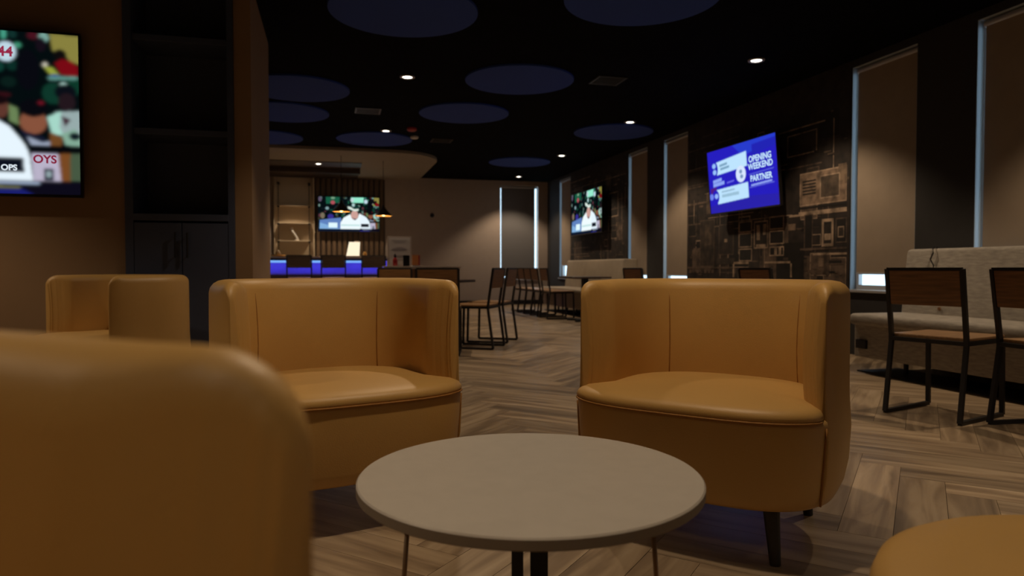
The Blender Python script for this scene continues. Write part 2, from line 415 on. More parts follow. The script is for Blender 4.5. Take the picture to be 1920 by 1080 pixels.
# ------------------------------------------------------------------ televisions
def pictures():
    P = []
    def C(pts, c): P.append(([((x-110)/1420, 1-(y-160)/800) for x, y in pts], lin(c)))
    def E(cx, cy, rx, ry, c, n=14): C([(cx+rx*math.cos(2*PI*i/n), cy+ry*math.sin(2*PI*i/n)) for i in range(n)], c)
    C([(110,160),(1530,160),(1530,960),(110,960)], (6,14,18))
    rs = random.Random(3)
    for k in range(70):       # blurred crowd behind the player
        x, y = rs.uniform(120,1150), rs.uniform(170,700)
        c = rs.choice([(20,70,55),(12,48,42),(30,95,70),(70,100,95),(20,26,38),(15,30,30),(35,30,60),(110,140,130),(90,50,60),(60,60,40)])
        E(x, y, rs.uniform(14,40), rs.uniform(14,45), c, 9)
    C([(290,170),(610,165),(600,300),(300,330)], (24,90,66)); E(450,295,50,45,(175,80,90)); E(455,190,50,25,(120,160,130)); E(160,220,40,60,(90,80,100))
    C([(870,170),(1170,165),(1160,290),(880,290)], (150,235,205)); E(900,230,40,50,(190,215,215)); C([(1180,220),(1270,220),(1230,370),(1160,350)], (90,190,165))
    E(320,430,40,35,(130,160,165)); E(400,620,70,60,(55,45,140)); E(215,600,50,70,(120,110,90)); C([(150,700),(640,640),(660,960),(150,960)], (95,130,190)); C([(150,760),(620,900),(600,955),(140,940)], (130,175,220))
    C([(350,760),(555,760),(555,875),(350,875)], (225,250,255))
    # player in white
    C([(620,910),(625,760),(700,640),(850,560),(880,640),(960,700),(1030,640),(1060,540),(1180,600),(1280,680),(1310,780),(1320,910)], (240,252,255))
    E(950,580,88,110,(205,160,150)); C([(880,630),(960,700),(1020,650),(960,665)], (40,45,70)); E(940,400,120,75,(12,50,46)); C([(790,380),(860,390),(940,440),(1050,430),(1040,480),(950,490),(800,430)], (215,230,220)); E(925,345,35,40,(170,200,200))
    C([(640,800),(1250,800),(1250,830),(640,830)], (190,225,225)); C([(110,905),(1530,905),(1530,960),(110,960)], (10,22,44))
    # right quarter, as seen closely on the near television (crop coordinates)
    def D(pts, c): P.append(([(.75+x/430*.25, 1-(y-55)/880) for x, y in pts], lin(c)))
    def DE(cx, cy, rx, ry, c, n=18): D([(cx+rx*math.cos(2*PI*i/n), cy+ry*math.sin(2*PI*i/n)) for i in range(n)], c)
    D([(0,55),(430,55),(430,935),(60,935),(175,860),(160,700),(120,640),(0,535)], (4,12,14))
    for x, y, a_, b_, c in ((15,85,22,40,(15,60,45)),(40,75,14,30,(70,160,135)),(85,75,22,22,(16,48,44)),(190,75,32,20,(70,18,30)),(245,80,28,26,(120,165,155)),
        (110,130,20,16,(60,140,110)),(230,120,28,40,(22,14,24)),(10,250,30,30,(14,60,50)),(80,240,30,30,(10,45,38)),(140,237,12,6,(220,225,220)),(250,228,14,16,(190,185,170)),(290,380,60,60,(14,55,42)),(400,330,40,60,(12,55,40)),(60,330,40,30,(10,30,26)),(150,330,14,40,(60,50,45)),(30,400,46,14,(50,14,20))):
        DE(x, y, a_, b_, c, 10)
    D([(275,57),(430,62),(430,215),(380,200),(345,150),(290,150)], (135,128,62)); DE(330,170,34,32,(14,12,12)); D([(300,215),(340,190),(390,200),(425,230),(420,290),(330,275)], (120,10,20))
    D([(240,235),(290,240),(330,285),(285,290)], (150,160,60)); DE(300,290,30,14,(20,60,150)); D([(260,290),(420,280),(420,300),(270,310)], (90,140,130))
    DE(50,168,52,54,(190,215,228)); 
    DE(160,260,60,110,(8,9,16)); DE(345,335,22,16,(190,230,220)); DE(355,370,58,44,(10,14,22)); DE(360,425,46,50,(34,22,28)); D([(300,480),(430,470),(430,640),(310,600)], (150,170,170)); D([(330,500),(380,520),(350,560)], (60,20,40))
    D([(255,510),(330,475),(320,560),(340,610),(280,600)], (165,215,200)); D([(330,600),(400,570),(435,600),(430,665),(350,660)], (130,170,150)); DE(400,610,30,22,(10,20,30))
    DE(20,470,40,55,(95,55,45)); D([(60,450),(105,470),(110,560),(60,540)], (105,130,85)); DE(10,430,46,26,(20,8,12))
    DE(185,540,72,66,(135,82,60)); DE(185,465,74,48,(8,8,14)); DE(225,435,16,10,(110,20,35)); D([(110,585),(240,620),(250,660),(150,650)], (20,24,44)); D([(150,620),(230,650),(270,640),(270,665),(170,665)], (150,160,180)); D([(270,590),(340,620),(330,665),(270,665)], (110,70,35))
    D([(165,668),(432,664),(432,705),(165,708)], (4,6,10))
    D([(170,710),(310,708),(325,858),(180,858)], (185,178,200)); D([(235,790),(285,790),(285,856),(235,856)], (18,24,40)); DE(260,822,14,20,(150,170,175))
    D([(310,708),(375,706),(375,858),(325,858)], (120,72,34)); D([(375,706),(432,704),(432,856),(372,856)], (70,88,66))
    D([(-120,520),(0,535),(60,570),(120,640),(155,700),(178,860),(-120,860)], (232,246,255))
    D([(-90,735),(130,738),(134,815),(-90,815)], (12,16,30))
    D([(-120,860),(440,857),(440,935),(-120,935)], (12,10,24)); D([(-60,865),(212,866),(212,880),(-60,880)], (150,165,190)); D([(-30,890),(110,892),(110,902),(-30,902)], (120,120,70)); D([(-120,905),(120,905),(180,935),(-120,935)], (25,30,110))
    return [([(min(1,max(0,u)), min(1,max(0,v))) for u, v in q], c) for q, c in P]
def promo():
    P = []
    def C(pts, c): P.append((pts, lin(c)))
    def E(cx, cy, rx, ry, c, n=28): C([(cx+rx*math.cos(2*PI*i/n), cy+ry*math.sin(2*PI*i/n)) for i in range(n)], c)
    B = (38,30,190); Wt = (190,228,255)
    C([(0,0),(1,0),(1,1),(0,1)], B); C([(.55,.8),(.68,.83),(1,.88),(1,1),(.4,1)], (40,60,205)); C([(.68,.78),(1,.84),(1,.95),(.68,.93)], (34,36,180)); C([(0,0),(1,0),(1,.16),(.5,.2),(.0,.12)], (42,34,170)); C([(.02,.28),(.12,.3),(.12,.42),(.02,.4)], (80,30,130))
    C([(.12,.80),(.60,.86),(.60,.64),(.14,.60)], Wt); E(.105,.70,.055,.125,B); E(.10,.755,.03,.04,(150,190,250)); E(.105,.655,.03,.04,(150,190,250)); C([(.19,.755),(.31,.77),(.31,.735),(.19,.72)], (120,160,190)); C([(.20,.70),(.34,.715),(.34,.68),(.20,.665)], (120,160,190))
    C([(.12,.37),(.60,.40),(.60,.17),(.13,.14)], Wt); E(.10,.26,.055,.11,B); E(.03,.27,.035,.05,(110,130,235)); E(.11,.27,.03,.04,(150,180,250)); C([(.2,.335),(.40,.345),(.40,.32),(.2,.31)], (150,185,210)); C([(.2,.28),(.46,.29),(.46,.24),(.2,.235)], (155,192,215))
    C([(.07,.53),(.21,.55),(.21,.50),(.07,.48)], (140,165,245)); C([(.07,.475),(.25,.495),(.25,.44),(.07,.42)], (140,165,245)); C([(.29,.46),(.40,.475),(.40,.455),(.29,.44)], (110,110,235))
    E(.505,.54,.072,.125,(215,230,255)); E(.505,.575,.022,.03,(120,150,190)); E(.515,.50,.022,.03,(120,150,190))
    C([(.62,.505),(.95,.53),(.95,.52),(.62,.495)], (110,120,230)); C([(.62,.315),(.95,.335),(.95,.325),(.62,.305)], (110,120,230))
    C([(.64,.35),(.92,.37),(.92,.345),(.64,.325)], (150,170,245))
    return P
def raster(P, blur, nx=256, ny=144):
    import numpy as np
    S = 2; X, Y = np.meshgrid((np.arange(nx*S)+.5)/(nx*S), (np.arange(ny*S)+.5)/(ny*S)); img = np.zeros((ny*S, nx*S, 3))
    for q, c in P:
        ins = np.zeros(X.shape, bool); n = len(q)
        for i in range(n):
            (x1, y1), (x2, y2) = q[i-1], q[i]
            if y1 == y2: continue
            cond = ((y1 > Y) != (y2 > Y)) & (X < (x2-x1)*(Y-y1)/(y2-y1)+x1); ins ^= cond
        img[ins] = c
    img = img.reshape(ny, S, nx, S, 3).mean(axis=(1, 3))
    for _ in range(blur):
        p = np.pad(img, ((1,1),(1,1),(0,0)), 'edge'); img = (p[:-2,1:-1]+p[2:,1:-1]+p[1:-1,:-2]+p[1:-1,2:]+2*p[1:-1,1:-1])/6
    vs = [(i/(nx-1), 0, j/(ny-1)) for j in range(ny) for i in range(nx)]
    fs = [(j*nx+i, j*nx+i+1, (j+1)*nx+i+1, (j+1)*nx+i) for j in range(ny-1) for i in range(nx-1)]
    me = bpy.data.meshes.new('screen'); me.from_pydata(vs, [], fs); me.update()
    ca = me.color_attributes.new('Col', 'FLOAT_COLOR', 'POINT')
    ca.data.foreach_set('color', np.concatenate([img.reshape(-1, 3), np.ones((nx*ny, 1))], axis=1).astype('f').ravel())
    me.materials.append(M_screen); return me
def television(loc, rz, w, h, label, pic, group=None, tilt=0, texts=(), mount=.1):
    o = empty('television', loc, rz); tag(o, label, 'television', 'wall mounted televisions')
    if tilt: o.rotation_euler = (tilt, 0, rz)
    m = MB(); m.box(-w/2,w/2,0,.035,-h/2,h/2); m.box(-w/3,w/3,.035,.06,-h/3,h/3); m.build('housing', M_bez, o, bevel=.006)
    m = MB(); b = .012
    m.box(-w/2-.001,w/2+.001,-.006,0,-h/2-.001,-h/2+b*1.4); m.box(-w/2-.001,w/2+.001,-.006,0,h/2-b,h/2+.001)
    m.box(-w/2-.001,-w/2+b,-.006,0,-h/2+b*1.4,h/2-b); m.box(w/2-b,w/2+.001,-.006,0,-h/2+b*1.4,h/2-b); m.build('bezel', M_bez, o)
    bx('wall_mount', (-.14,.14,.06,.06+mount,-.14,.14), M_black, o)
    W_, H_ = w-2*b, h-2.4*b
    s = bpy.data.objects.new('screen', pic); sc.collection.objects.link(s); s.parent = o
    s.location = (-w/2+b, -.001, -h/2+1.4*b); s.scale = (W_, 1, H_)
    for txt, u, v, size, col in texts:
        cu = bpy.data.curves.new('caption', 'FONT'); cu.body = txt; cu.size = size; cu.align_x = 'CENTER'; cu.align_y = 'CENTER'
        cu.offset = size*.03
        cu.materials.append(emat('caption light', lin(col), 1.0))
        to = bpy.data.objects.new('tmp', cu); sc.collection.objects.link(to); bpy.context.view_layer.update()
        me = bpy.data.meshes.new_from_object(to.evaluated_get(bpy.context.evaluated_depsgraph_get())); me.name = 'caption'
        bpy.data.objects.remove(to)
        tx = bpy.data.objects.new('caption', me); sc.collection.objects.link(tx); tx.parent = s
        tx.location = (u, -.0052, v); tx.rotation_euler = (PI/2, 0, 0); tx.scale = (1/W_, 1/H_, 1)
    return o
PIC = raster(pictures(), 4); PROMO = raster(promo(), 2)
# near left television
yT = PY0-.10
pr, pb = hit(148, 64, 1, yT), hit(158, 371, 1, yT)
tw, th = 1.86, pr.z-pb.z
TVT = [('44', .75+50/430*.25, 1-(170-55)/880, .085, (150,40,70)), ('R OPS', .75+38/430*.25, 1-(795-55)/880, .05, (225,235,245)),
       ('OYS', .75+245/430*.25, 1-(745-55)/880, .07, (130,20,50))]
television(((pr.x+pb.x)/2-tw/2, yT, (pr.z+pb.z)/2), 0, tw, th, 'large television on the tan wall at the left picture edge', PIC, texts=TVT, mount=.038)
# bar television
a, b = hit(595, 367, 1, WY-.16), hit(712, 436, 1, WY-.16)
television(((a.x+b.x)/2, WY-.16, (a.z+b.z)/2), 0, b.x-a.x, a.z-b.z, 'television on the slatted wall behind the bar', PIC, mount=.055)
# promo screen
XT = WX-.175
a, b = hit(1331, 340, 0, XT), hit(1462, 315, 0, XT)
television((XT-.015, (a.y+b.y)/2, 1.905), -PI/2, a.y-b.y, .80, 'bright blue advertising screen on the large mural', PROMO, tilt=0,
           texts=[('OPENING', .785, .715, .098, (200,232,255)), ('WEEKEND', .785, .605, .098, (200,232,255)), ('PARTNER', .785, .43, .096, (200,232,255))])
promo_tv = [o for o in sc.objects if o.name.startswith('television')][-1]
promo_tv.rotation_euler = (0, 0, 0)
promo_tv.matrix_world = Matrix.Translation(promo_tv.location) @ Matrix.Rotation(-PI/2, 4, 'Z') @ Matrix.Rotation(math.radians(5), 4, 'X')
a, b = hit(1071, 392, 0, XT), hit(1129, 390, 0, XT)
television((XT, (a.y+b.y)/2, 1.89), -PI/2, a.y-b.y, .83, 'small distant television on the far mural', PIC)

# ------------------------------------------------------------------ murals
def mural(y0, y1, label, seed, detail):
    o = empty('mural', (WX-.004, 0, 0)); tag(o, label, 'mural', 'printed wall murals')
    m = MB(); D0 = lin((44,35,31)); Lt = lin((168,144,122)); Md = lin((96,79,67)); Dk = lin((24,18,16))
    m.box(0,.003,y0,y1,.1,CZ, col=D0); m.build('print_ground', M_mural, o)
    rs = random.Random(seed); g_ = MB(); lay = [0]
    def R(ya, yb, za, zb, c):
        ya, yb = max(y0, min(ya, yb)), min(y1, max(ya, yb))
        if yb-ya < .003: return
        lay[0] += 1; x = -.0004-lay[0]*.000008
        g_.add([(x,ya,za),(x,yb,za),(x,yb,zb),(x,ya,zb)], [(0,1,2,3)], c)
    def out(ya, yb, za, zb, c, t=.012):
        R(ya,yb,za,za+t,c); R(ya,yb,zb-t,zb,c); R(ya,ya+t,za,zb,c); R(yb-t,yb,za,zb,c)
    for k in range(46):
        w_, h_ = rs.uniform(.12,.5), rs.uniform(.1,.5); yy, zz = rs.uniform(y0,y1-w_), rs.uniform(.15,2.6-h_)
        c = rs.choice([Dk,Dk,Md,lin((48,38,32))]); R(yy,yy+w_,zz,zz+h_,c)
        if rs.random()<.6: out(yy,yy+w_,zz,zz+h_, rs.choice([Md,Lt,Md]), rs.choice([.008,.012]))
    # streets and eaves: long thin lines
    for k in range(26):
        zz = rs.uniform(.3,2.6); a_ = rs.uniform(y0,y1-.5); R(a_, a_+rs.uniform(.4,1.5), zz, zz+rs.choice([.008,.014]), rs.choice([Md,Lt]))
    for k in range(22):
        yy = rs.uniform(y0,y1); zz = rs.uniform(.3,1.9); R(yy, yy+.011, zz, zz+rs.uniform(.2,.7), rs.choice([Md,Lt]))
    for k in range(90):    # brick courses and small marks
        yy, zz = rs.uniform(y0,y1-.1), rs.uniform(.3,2.5); R(yy, yy+rs.uniform(.03,.12), zz, zz+rs.uniform(.01,.03), rs.choice([Md,Dk,Md]))
    if detail:
        def Q(px, py): q = hit(px, py, 0, WX-.005); return q.y, q.z
        def RQ(xa, ya, xb, yb, c, o_=None, t=.012):
            A, B_ = Q(xa,(ya+yb)/2)[0], Q(xb,(ya+yb)/2)[0]; xm = (xa+xb)/2; z_a, z_b = Q(xm,yb)[1], Q(xm,ya)[1]
            if c is not None: R(A,B_,z_a,z_b,c)
            if o_ is not None: out(min(A,B_),max(A,B_),z_a,z_b,o_,t)
        lite = lin((130,108,90))
        RQ(1500,318,1588,382,lite,Lt); RQ(1572,306,1588,345,lin((118,98,80)))
        for q in range(5): RQ(1505,338+q*6,1530,341+q*6,Dk)
        RQ(1538,326,1575,370,lin((84,70,58)),Lt); RQ(1498,384,1588,388,Dk); RQ(1498,393,1588,397,Lt); RQ(1480,398,1588,402,Lt)
        RQ(1508,402,1524,470,Dk,Md); RQ(1541,410,1563,462,lin((40,32,28)),Lt,.03); RQ(1546,416,1558,421,Dk); RQ(1567,408,1588,455,Dk,Md); RQ(1571,424,1583,445,lin((60,48,40)),Lt); RQ(1546,438,1558,450,Lt)
        RQ(1524,474,1588,478,Lt); RQ(1500,464,1588,468,Md); RQ(1535,484,1545,500,lite); RQ(1553,486,1580,496,lin((30,24,20)),Md)
        for xa, xb, ya, yb in ((1386,1410,415,436),(1386,1410,437,464),(1386,1410,466,490),(1443,1470,405,430),(1443,1470,432,458),(1443,1470,462,480)): RQ(xa,ya,xb,yb,Dk,Lt,.014)
        RQ(1414,414,1440,466,lin((40,32,27)),Lt,.016); RQ(1419,422,1425,450,Lt); RQ(1431,420,1437,440,Lt); RQ(1418,458,1436,464,Lt)
        RQ(1313,412,1340,500,lin((58,47,39)),Md); RQ(1322,420,1334,460,lin((80,66,54))); RQ(1348,420,1376,478,lin((52,42,36)),Md); RQ(1358,448,1364,454,Lt); RQ(1344,484,1380,496,lin((60,50,42)))
        RQ(1452,462,1457,478,Lt); RQ(1460,462,1465,478,Lt); RQ(1478,420,1492,432,lite); RQ(1376,491,1404,495,Lt); RQ(1434,490,1482,494,Lt); RQ(1374,495,1377,520,Lt); RQ(1482,494,1485,520,Lt)
        RQ(1290,380,1325,384,Md); RQ(1290,350,1320,353,Md); RQ(1288,500,1372,504,Md)
        for q in range(7): RQ(1292+q*7,505,1297+q*7,512,Md)
        for q in range(9): RQ(1510+q*8,502+(q%3)*4,1515+q*8,508+(q%3)*4,Md)
    me_o = g_.build('print_lines', M_mural, o); tag(me_o, kind='stuff')
    return o
mural(5.74, 8.92, 'large dark mural of pale line-drawn buildings behind the blue screen', 5, True)
mural(10.97, 13.88, 'smaller dark line-drawn mural behind the far television', 9, False)

# ------------------------------------------------------------------ bookcase
bc = empty('bookcase', ((BX0+BX1)/2, PY0, 0)); hw = (BX1-BX0)/2-.002
tag(bc, 'built-in slate blue bookcase with empty shelves over two cupboard doors', 'bookcase')
m = MB(); m.box(-hw,-hw+.05,-.02,.40,0,CZ-.004); m.box(hw-.04,hw,-.02,.40,0,CZ-.004); m.box(-hw+.05,hw-.04,.38,.40,0,CZ-.004); m.box(-hw+.05,hw-.04,0,.38,0,.08); m.build('carcass', M_case, bc)
for zz in (hit(340,248,1,PY0+.01).z, hit(340,74,1,PY0+.01).z): bx('shelf', (-hw+.05,hw-.04,.01,.38,zz-.02,zz+.02), M_case, bc, bevel=.002)
bx('counter_ledge', (-hw+.05,hw-.04,-.022,.38,1.15,1.195), M_case, bc, bevel=.002)
for s in (-1, 1):
    xa, xb = (-hw+.053, .003) if s < 0 else (.008, hw-.043)
    d = bx('door', (xa,xb,-.018,0,.085,1.135), M_case, bc, bevel=.002)
    hx = xb-.035 if s < 0 else xa+.035
    m = MB(); m.tube([(hx,-.045,.90),(hx,-.045,1.07)],.006,8); m.tube([(hx,-.045,.92),(hx,-.018,.92)],.004,8); m.tube([(hx,-.045,1.05),(hx,-.018,1.05)],.004,8); m.build('handle', M_black, d)

# ------------------------------------------------------------------ armchairs
HW, DF, DB = .412, .335, .39
def outline(t):
    # t=0 at the back centre (+y), going towards +x, PI at the front centre
    s, c = math.sin(t), math.cos(t)
    n = 2.5 if c > 0 else 3.2
    k = (abs(s)**n + abs(c)**n) ** (-1/n)
    return Vector((HW*s*k, (DB if c > 0 else DF)*c*k))
def normal(t):
    d = outline(t+.01)-outline(t-.01); v = Vector((-d.y, d.x)); v.normalize()
    if v.dot(outline(t)) < 0: v = -v
    return v
def armchair(name='armchair'):
    o = empty(name)
    NT = 96; ts = [2*PI*i/NT for i in range(NT)]
    m = MB(); rings = [(.155,.86),(.158,.90),(.170,.935),(.20,.955),(.30,.975),(.393,.99),(.408,.985),(.412,.97)]
    vs = [(outline(t_).x*s, outline(t_).y*s, z) for z, s in rings for t_ in ts]
    fs = [(i*NT+j, i*NT+(j+1)%NT, (i+1)*NT+(j+1)%NT, (i+1)*NT+j) for i in range(len(rings)-1) for j in range(NT)]
    fs += [tuple(range(NT-1,-1,-1)), tuple((len(rings)-1)*NT+j for j in range(NT))]
    m.add(vs, fs); m.build('base', M_leather, o, smooth=True)
    # arm end parameter: where y reaches YA at the side
    YA = -.192; te = PI/2
    while outline(te).y > YA: te += .004
    TK = .085
    TT = [te*i/200 for i in range(201)]; PP = [outline(x) for x in TT]; AC = [0]
    for i in range(1, 201): AC.append(AC[-1]+(PP[i]-PP[i-1]).length)
    def tk(t_):
        a = min(abs(t_), te); s = AC[200]-AC[int(a/te*200)]; k = min(1, s/.13)
        return .016 + (.094-.016)*math.sin(k*PI/2)**.9
    # seat: full outline in front, inside the shell behind
    def seat_pt(t_, s):
        tt = t_ if t_ <= PI else t_-2*PI
        p = outline(tt); a = abs(tt)
        inset = tk(tt)*.93 if a < te else tk(tt)*.93*max(0, 1-(a-te)/.10)
        inset = inset*inset*(3-2*inset) if False else inset
        return (p - normal(tt)*inset)*s
    prof = [(.396,.975),(.400,.995),(.408,1.003),(.418,.998),(.428,.98),(.436,.93),(.443,.80),(.449,.6),(.452,.35),(.453,.1)]
    m = MB(); NS = 144; t2 = [2*PI*i/NS for i in range(NS)]
    vs = []
    for z, s in prof:
        for t_ in t2:
            q = seat_pt(t_, s); vs.append((q.x, q.y, z+.01))
    fs = [(i*NS+j, i*NS+(j+1)%NS, (i+1)*NS+(j+1)%NS, (i+1)*NS+j) for i in range(len(prof)-1) for j in range(NS)]
    fs += [tuple(range(NS-1,-1,-1)), tuple((len(prof)-1)*NS+j for j in range(NS))]
    m.add(vs, fs); m.build('seat_cushion', M_leather, o, smooth=True)
    m = MB(); m.tube([(seat_pt(te+.06+(2*PI-2*te-.12)*i/60, 1.002).x, seat_pt(te+.06+(2*PI-2*te-.12)*i/60, 1.002).y, .409) for i in range(61)], .0035, 6)
    m.build('piping', M_seam, o, smooth=True)
    # wrap-around shell
    NSN = 130
    # arc lengths for end rounding
    T = [-te + 2*te*i/NSN for i in range(NSN+1)]
    # denser near the ends
    T = [-te + 2*te*(.5-.5*math.cos(PI*i/NSN)) if True else 0 for i in range(NSN+1)]
    pos = [outline(t_) for t_ in T]; acc = [0]
    for i in range(1, len(pos)): acc.append(acc[-1]+(pos[i]-pos[i-1]).length)
    Ltot = acc[-1]; rt, rk = .060, .012
    m = MB(); vs = []; K = 0
    for i, t_ in enumerate(T):
        s = min(acc[i], Ltot-acc[i])
        n_ = normal(t_); p = pos[i]
        Hh = .792 - .004*(max(0, (abs(t_)/te-.45)/.55))**2
        q = 1 if s >= rt else math.sqrt(max(0, 1-(1-s/rt)**2))
        top = Hh - rt*(1-q)
        q2 = 1 if s >= rk else math.sqrt(max(0, 1-(1-s/rk)**2))
        half = tk(t_)/2*(.7+.3*q2)
        mid0 = p + n_*(.006) - n_*(tk(t_)/2); mid = mid0 - n_*(.012+.005*(abs(t_)/te)**4)
        r_ = min(half, .042)
        zb = .158
        P = []
        P.append((mid0+n_*(half-.055), zb)); P.append((mid0+n_*(half-.034), zb+.008)); P.append((mid0+n_*(half-.022), zb+.035))
        for z in (.25,.35,.45,.55,.65): P.append((mid0+n_*(half-.016+.017*math.sin(min(1,(z-.2)/.25)*PI/2)-(.012+.006*(abs(t_)/te)**4)*min(1,max(0,(z-.32)/.14))), z))
        for a in range(9):
            an = PI*a/8; P.append((mid+n_*half*math.cos(an), top-r_+r_*math.sin(an)))
        for z in (.68,.62,.55,.48,.40,.38): P.append((mid-n_*(half + (.012*math.sin((z-.38)*PI/.36) if z < .74 else 0)), z))
        K = len(P)
        lowtop = top-r_
        for (xy, z) in P:
            vs.append((xy.x, xy.y, min(z, top)))
    fs = [(i*K+j, i*K+j+1, (i+1)*K+j+1, (i+1)*K+j) for i in range(len(T)-1) for j in range(K-1)]
    fs += [(i*K+K-1, i*K, (i+1)*K, (i+1)*K+K-1) for i in range(len(T)-1)]
    fs += [tuple(range(K)), tuple((len(T)-1)*K+j for j in range(K-1,-1,-1))]
    m.add(vs, fs); m.build('back_shell', M_leather, o, smooth=True)
    for ta in (-.72, .72):
        n_ = normal(ta); p = outline(ta); mid = p - n_*.006 - n_*(tk(ta)/2); half = tk(ta)/2
        m = MB(); m.tube([(*(mid-n_*(half + .012*math.sin((z-.38)*PI/.36) - .0012)), z) for z in [.44+.03*i for i in range(11)]], .0028, 6); m.build('back_seam', M_seam, o, smooth=True)
    for s in (-1, 1):
        q = outline(s*(te+.015)); m = MB(); m.tube([(q.x*(.955+.04*(z-.17)/.22), q.y*(.955+.04*(z-.17)/.22), z) for z in (.17,.2,.25,.3,.35,.39)], .003, 6)
        m.build('side_seam', M_seam, o, smooth=True)
    for sx in (-1, 1):
        for y_ in (-.225, .225):
            m = MB(); m.tube([(sx*.245, y_, .17), (sx*.262, y_*1.06, 0)], .024, 16, r2=.015)
            m.build('leg', M_legw, o, smooth=False)
    return o
ch0 = armchair()
spots = [((.648,2.275), (-.55,-.84), 'mustard armchair right of the round table, angled towards it'),
 ((-.61,2.43), (.50,-.86), 'mustard armchair behind the round table to the left, angled towards it'),
 ((-2.33,4.05), (-.57,-.82), 'mustard armchair in front of the slate blue bookcase, turned away left'),
 ((-.4235,.092), (.92,-.38), 'very close mustard armchair side filling the lower left corner')]
for k, (c, f, lb) in enumerate(spots):
    o = ch0 if k == 0 else copy_tree(ch0)
    x, y = cr(*c); fx, fy = cr(*f)
    o.location = (x, y, 0); o.rotation_euler.z = face(fx, fy); tag(o, lb, 'armchair', 'mustard tub armchairs')

ot = empty('ottoman', (*cr(.80,.81), 0), .4); tag(ot, 'round mustard leather ottoman cut by the lower right corner', 'ottoman')
m = MB(); r_ = .338
m.lathe([(r_-.05,.15),(r_-.02,.16),(r_-.008,.20),(r_-.004,.38)], 72); m.build('base', M_leather, ot, smooth=True)
m = MB(); m.lathe([(r_-.006,.372),(r_,.38),(r_,.40),(r_-.008,.420),(r_-.03,.432),(r_-.10,.438),(.10,.441),(.01,.441)], 72); m.build('seat_cushion', M_leather, ot, smooth=True)
m = MB(); m.tube([(r_*math.cos(2*PI*i/60)*.997, r_*math.sin(2*PI*i/60)*.997, .376) for i in range(61)], .0035, 6, cap=False); m.build('piping', M_seam, ot)
for q in range(4):
    m = MB(); an = PI/4+q*PI/2; m.tube([(.2*math.cos(an),.2*math.sin(an),.16),(.22*math.cos(an),.22*math.sin(an),0)], .022, 14, r2=.014); m.build('leg', M_legw, ot)
# ------------------------------------------------------------------ round table
tx, ty = cr(.033, 1.285); TR, TZ = .315, .45
tb = empty('coffee_table', (tx, ty, 0), math.radians(-YAW)); tag(tb, 'round low table with a plain greige top on slim metal legs', 'table')
m = MB(); m.lathe([(TR-.002,TZ-.019),(TR,TZ-.017),(TR,TZ-.002)], 128, cap=True); m.build('edge_band', M_edge, tb)
m = MB(); m.lathe([(TR-.004,TZ-.003),(TR-.0005,TZ-.002),(TR-.003,TZ+.0008)], 128); m.build('tabletop', M_top, tb)
bx('post', (.002,.036,.035,.050,.02,TZ-.019), M_black, tb, bevel=.002)
bx('post', (-.034,-.012,-.01,.02,.02,TZ-.019), M_black, tb, bevel=.002)
m = MB(); m.lathe([(.20,0),(.20,.006),(.19,.010)], 48); m.build('base_plate', M_black, tb)
for s in (-1, 1):
    m = MB(); m.tube([(s*.218,-.03,TZ-.019),(s*.245,-.05,.0)], .0045, 10); m.build('leg_rod', M_brass, tb, smooth=True)

# ------------------------------------------------------------------ dining chairs
def dining_chair(seat=.44, top=.83, name='dining_chair', cw=.20):
    o = empty(name); a = .022; k = seat
    for s in (-1, 1):
        m = MB(); m.sqtube([(s*cw,.255,top-.004),(s*cw,.20,k+.01),(s*cw,.20,k-.03),(s*cw,.255,.011)], a); m.build('rear_leg', M_black, o)
        m = MB(); m.sqtube([(s*cw,-.20,k-.012),(s*cw,-.21,.011)], a); m.build('front_leg', M_black, o)
        m = MB(); m.sqtube([(s*cw,-.21,.011),(s*cw,.255,.011)], a); m.build('sled_bar', M_black, o)
    m = MB()
    for s in (-1, 1): m.sqtube([(s*cw,-.21,k-.012),(s*cw,.20,k-.012)], a)
    m.sqtube([(-cw,-.20,k-.012),(cw,-.20,k-.012)], a); m.sqtube([(-cw,.20,k-.012),(cw,.20,k-.012)], a); m.build('seat_frame', M_black, o)
    bx('seat', (-cw-.006,cw+.006,-.215,.188,k,k+.018), M_seatw, o, bevel=.005)
    m = MB(); sl = math.atan2(.055, top-k)
    Mx = Matrix.Translation((0,.241,top-.105)) @ Matrix.Rotation(-sl, 4, 'X')
    m.box(-cw+.012,cw-.012,-.008,.008,-.10,.095, M=Mx); m.build('backrest', M_wood, o, bevel=.004)
    m = MB(); m.sqtube([(-cw,.255,top-.004),(cw,.255,top-.004)], .016); m.build('top_rail', M_black, o)
    return o
dc = dining_chair()
D = [((3.12+.02,3.14), (.95,.30), 'dining chair seen from behind at the grey bench, its whole outline in view'),
 ((3.37,2.735), (.99,-.06), 'dining chair cut by the right picture edge, facing the grey bench'),
 ((1.68,7.06), (-.86,.50), 'dining chair beside the dark square table, nearest whole chair in the middle distance'),
 ((1.97,7.62), (-.86,.50), 'dining chair half hidden behind the nearer one at the dark table'),
 ((.97,6.57), (.22,.97), 'dining chair rising behind the right end of the left armchair'),
 ((.74,8.5), (.2,.98), 'dining chair back showing just above the middle of the left armchair'),
 ((3.40,11.06), (1,.0), 'distant dining chair nearest in the row by the far bench, seat in side view'),
 ((3.40,11.62), (1,.0), 'second chair in the distant row by the far bench'),
 ((3.40,12.06), (1,.0), 'third chair in the distant row by the far bench'),
 ((3.40,12.50), (1,.0), 'fourth chair in the distant row by the far bench'),
 ((3.40,12.94), (1,.0), 'farthest chair in the distant row by the far bench'),
 ((3.35,7.42), (1,.1), 'dining chair back peeping over the left end of the right armchair'),
 ((3.35,5.03), (1,.05), 'dining chair back peeping over the right armchair in front of the large mural')]
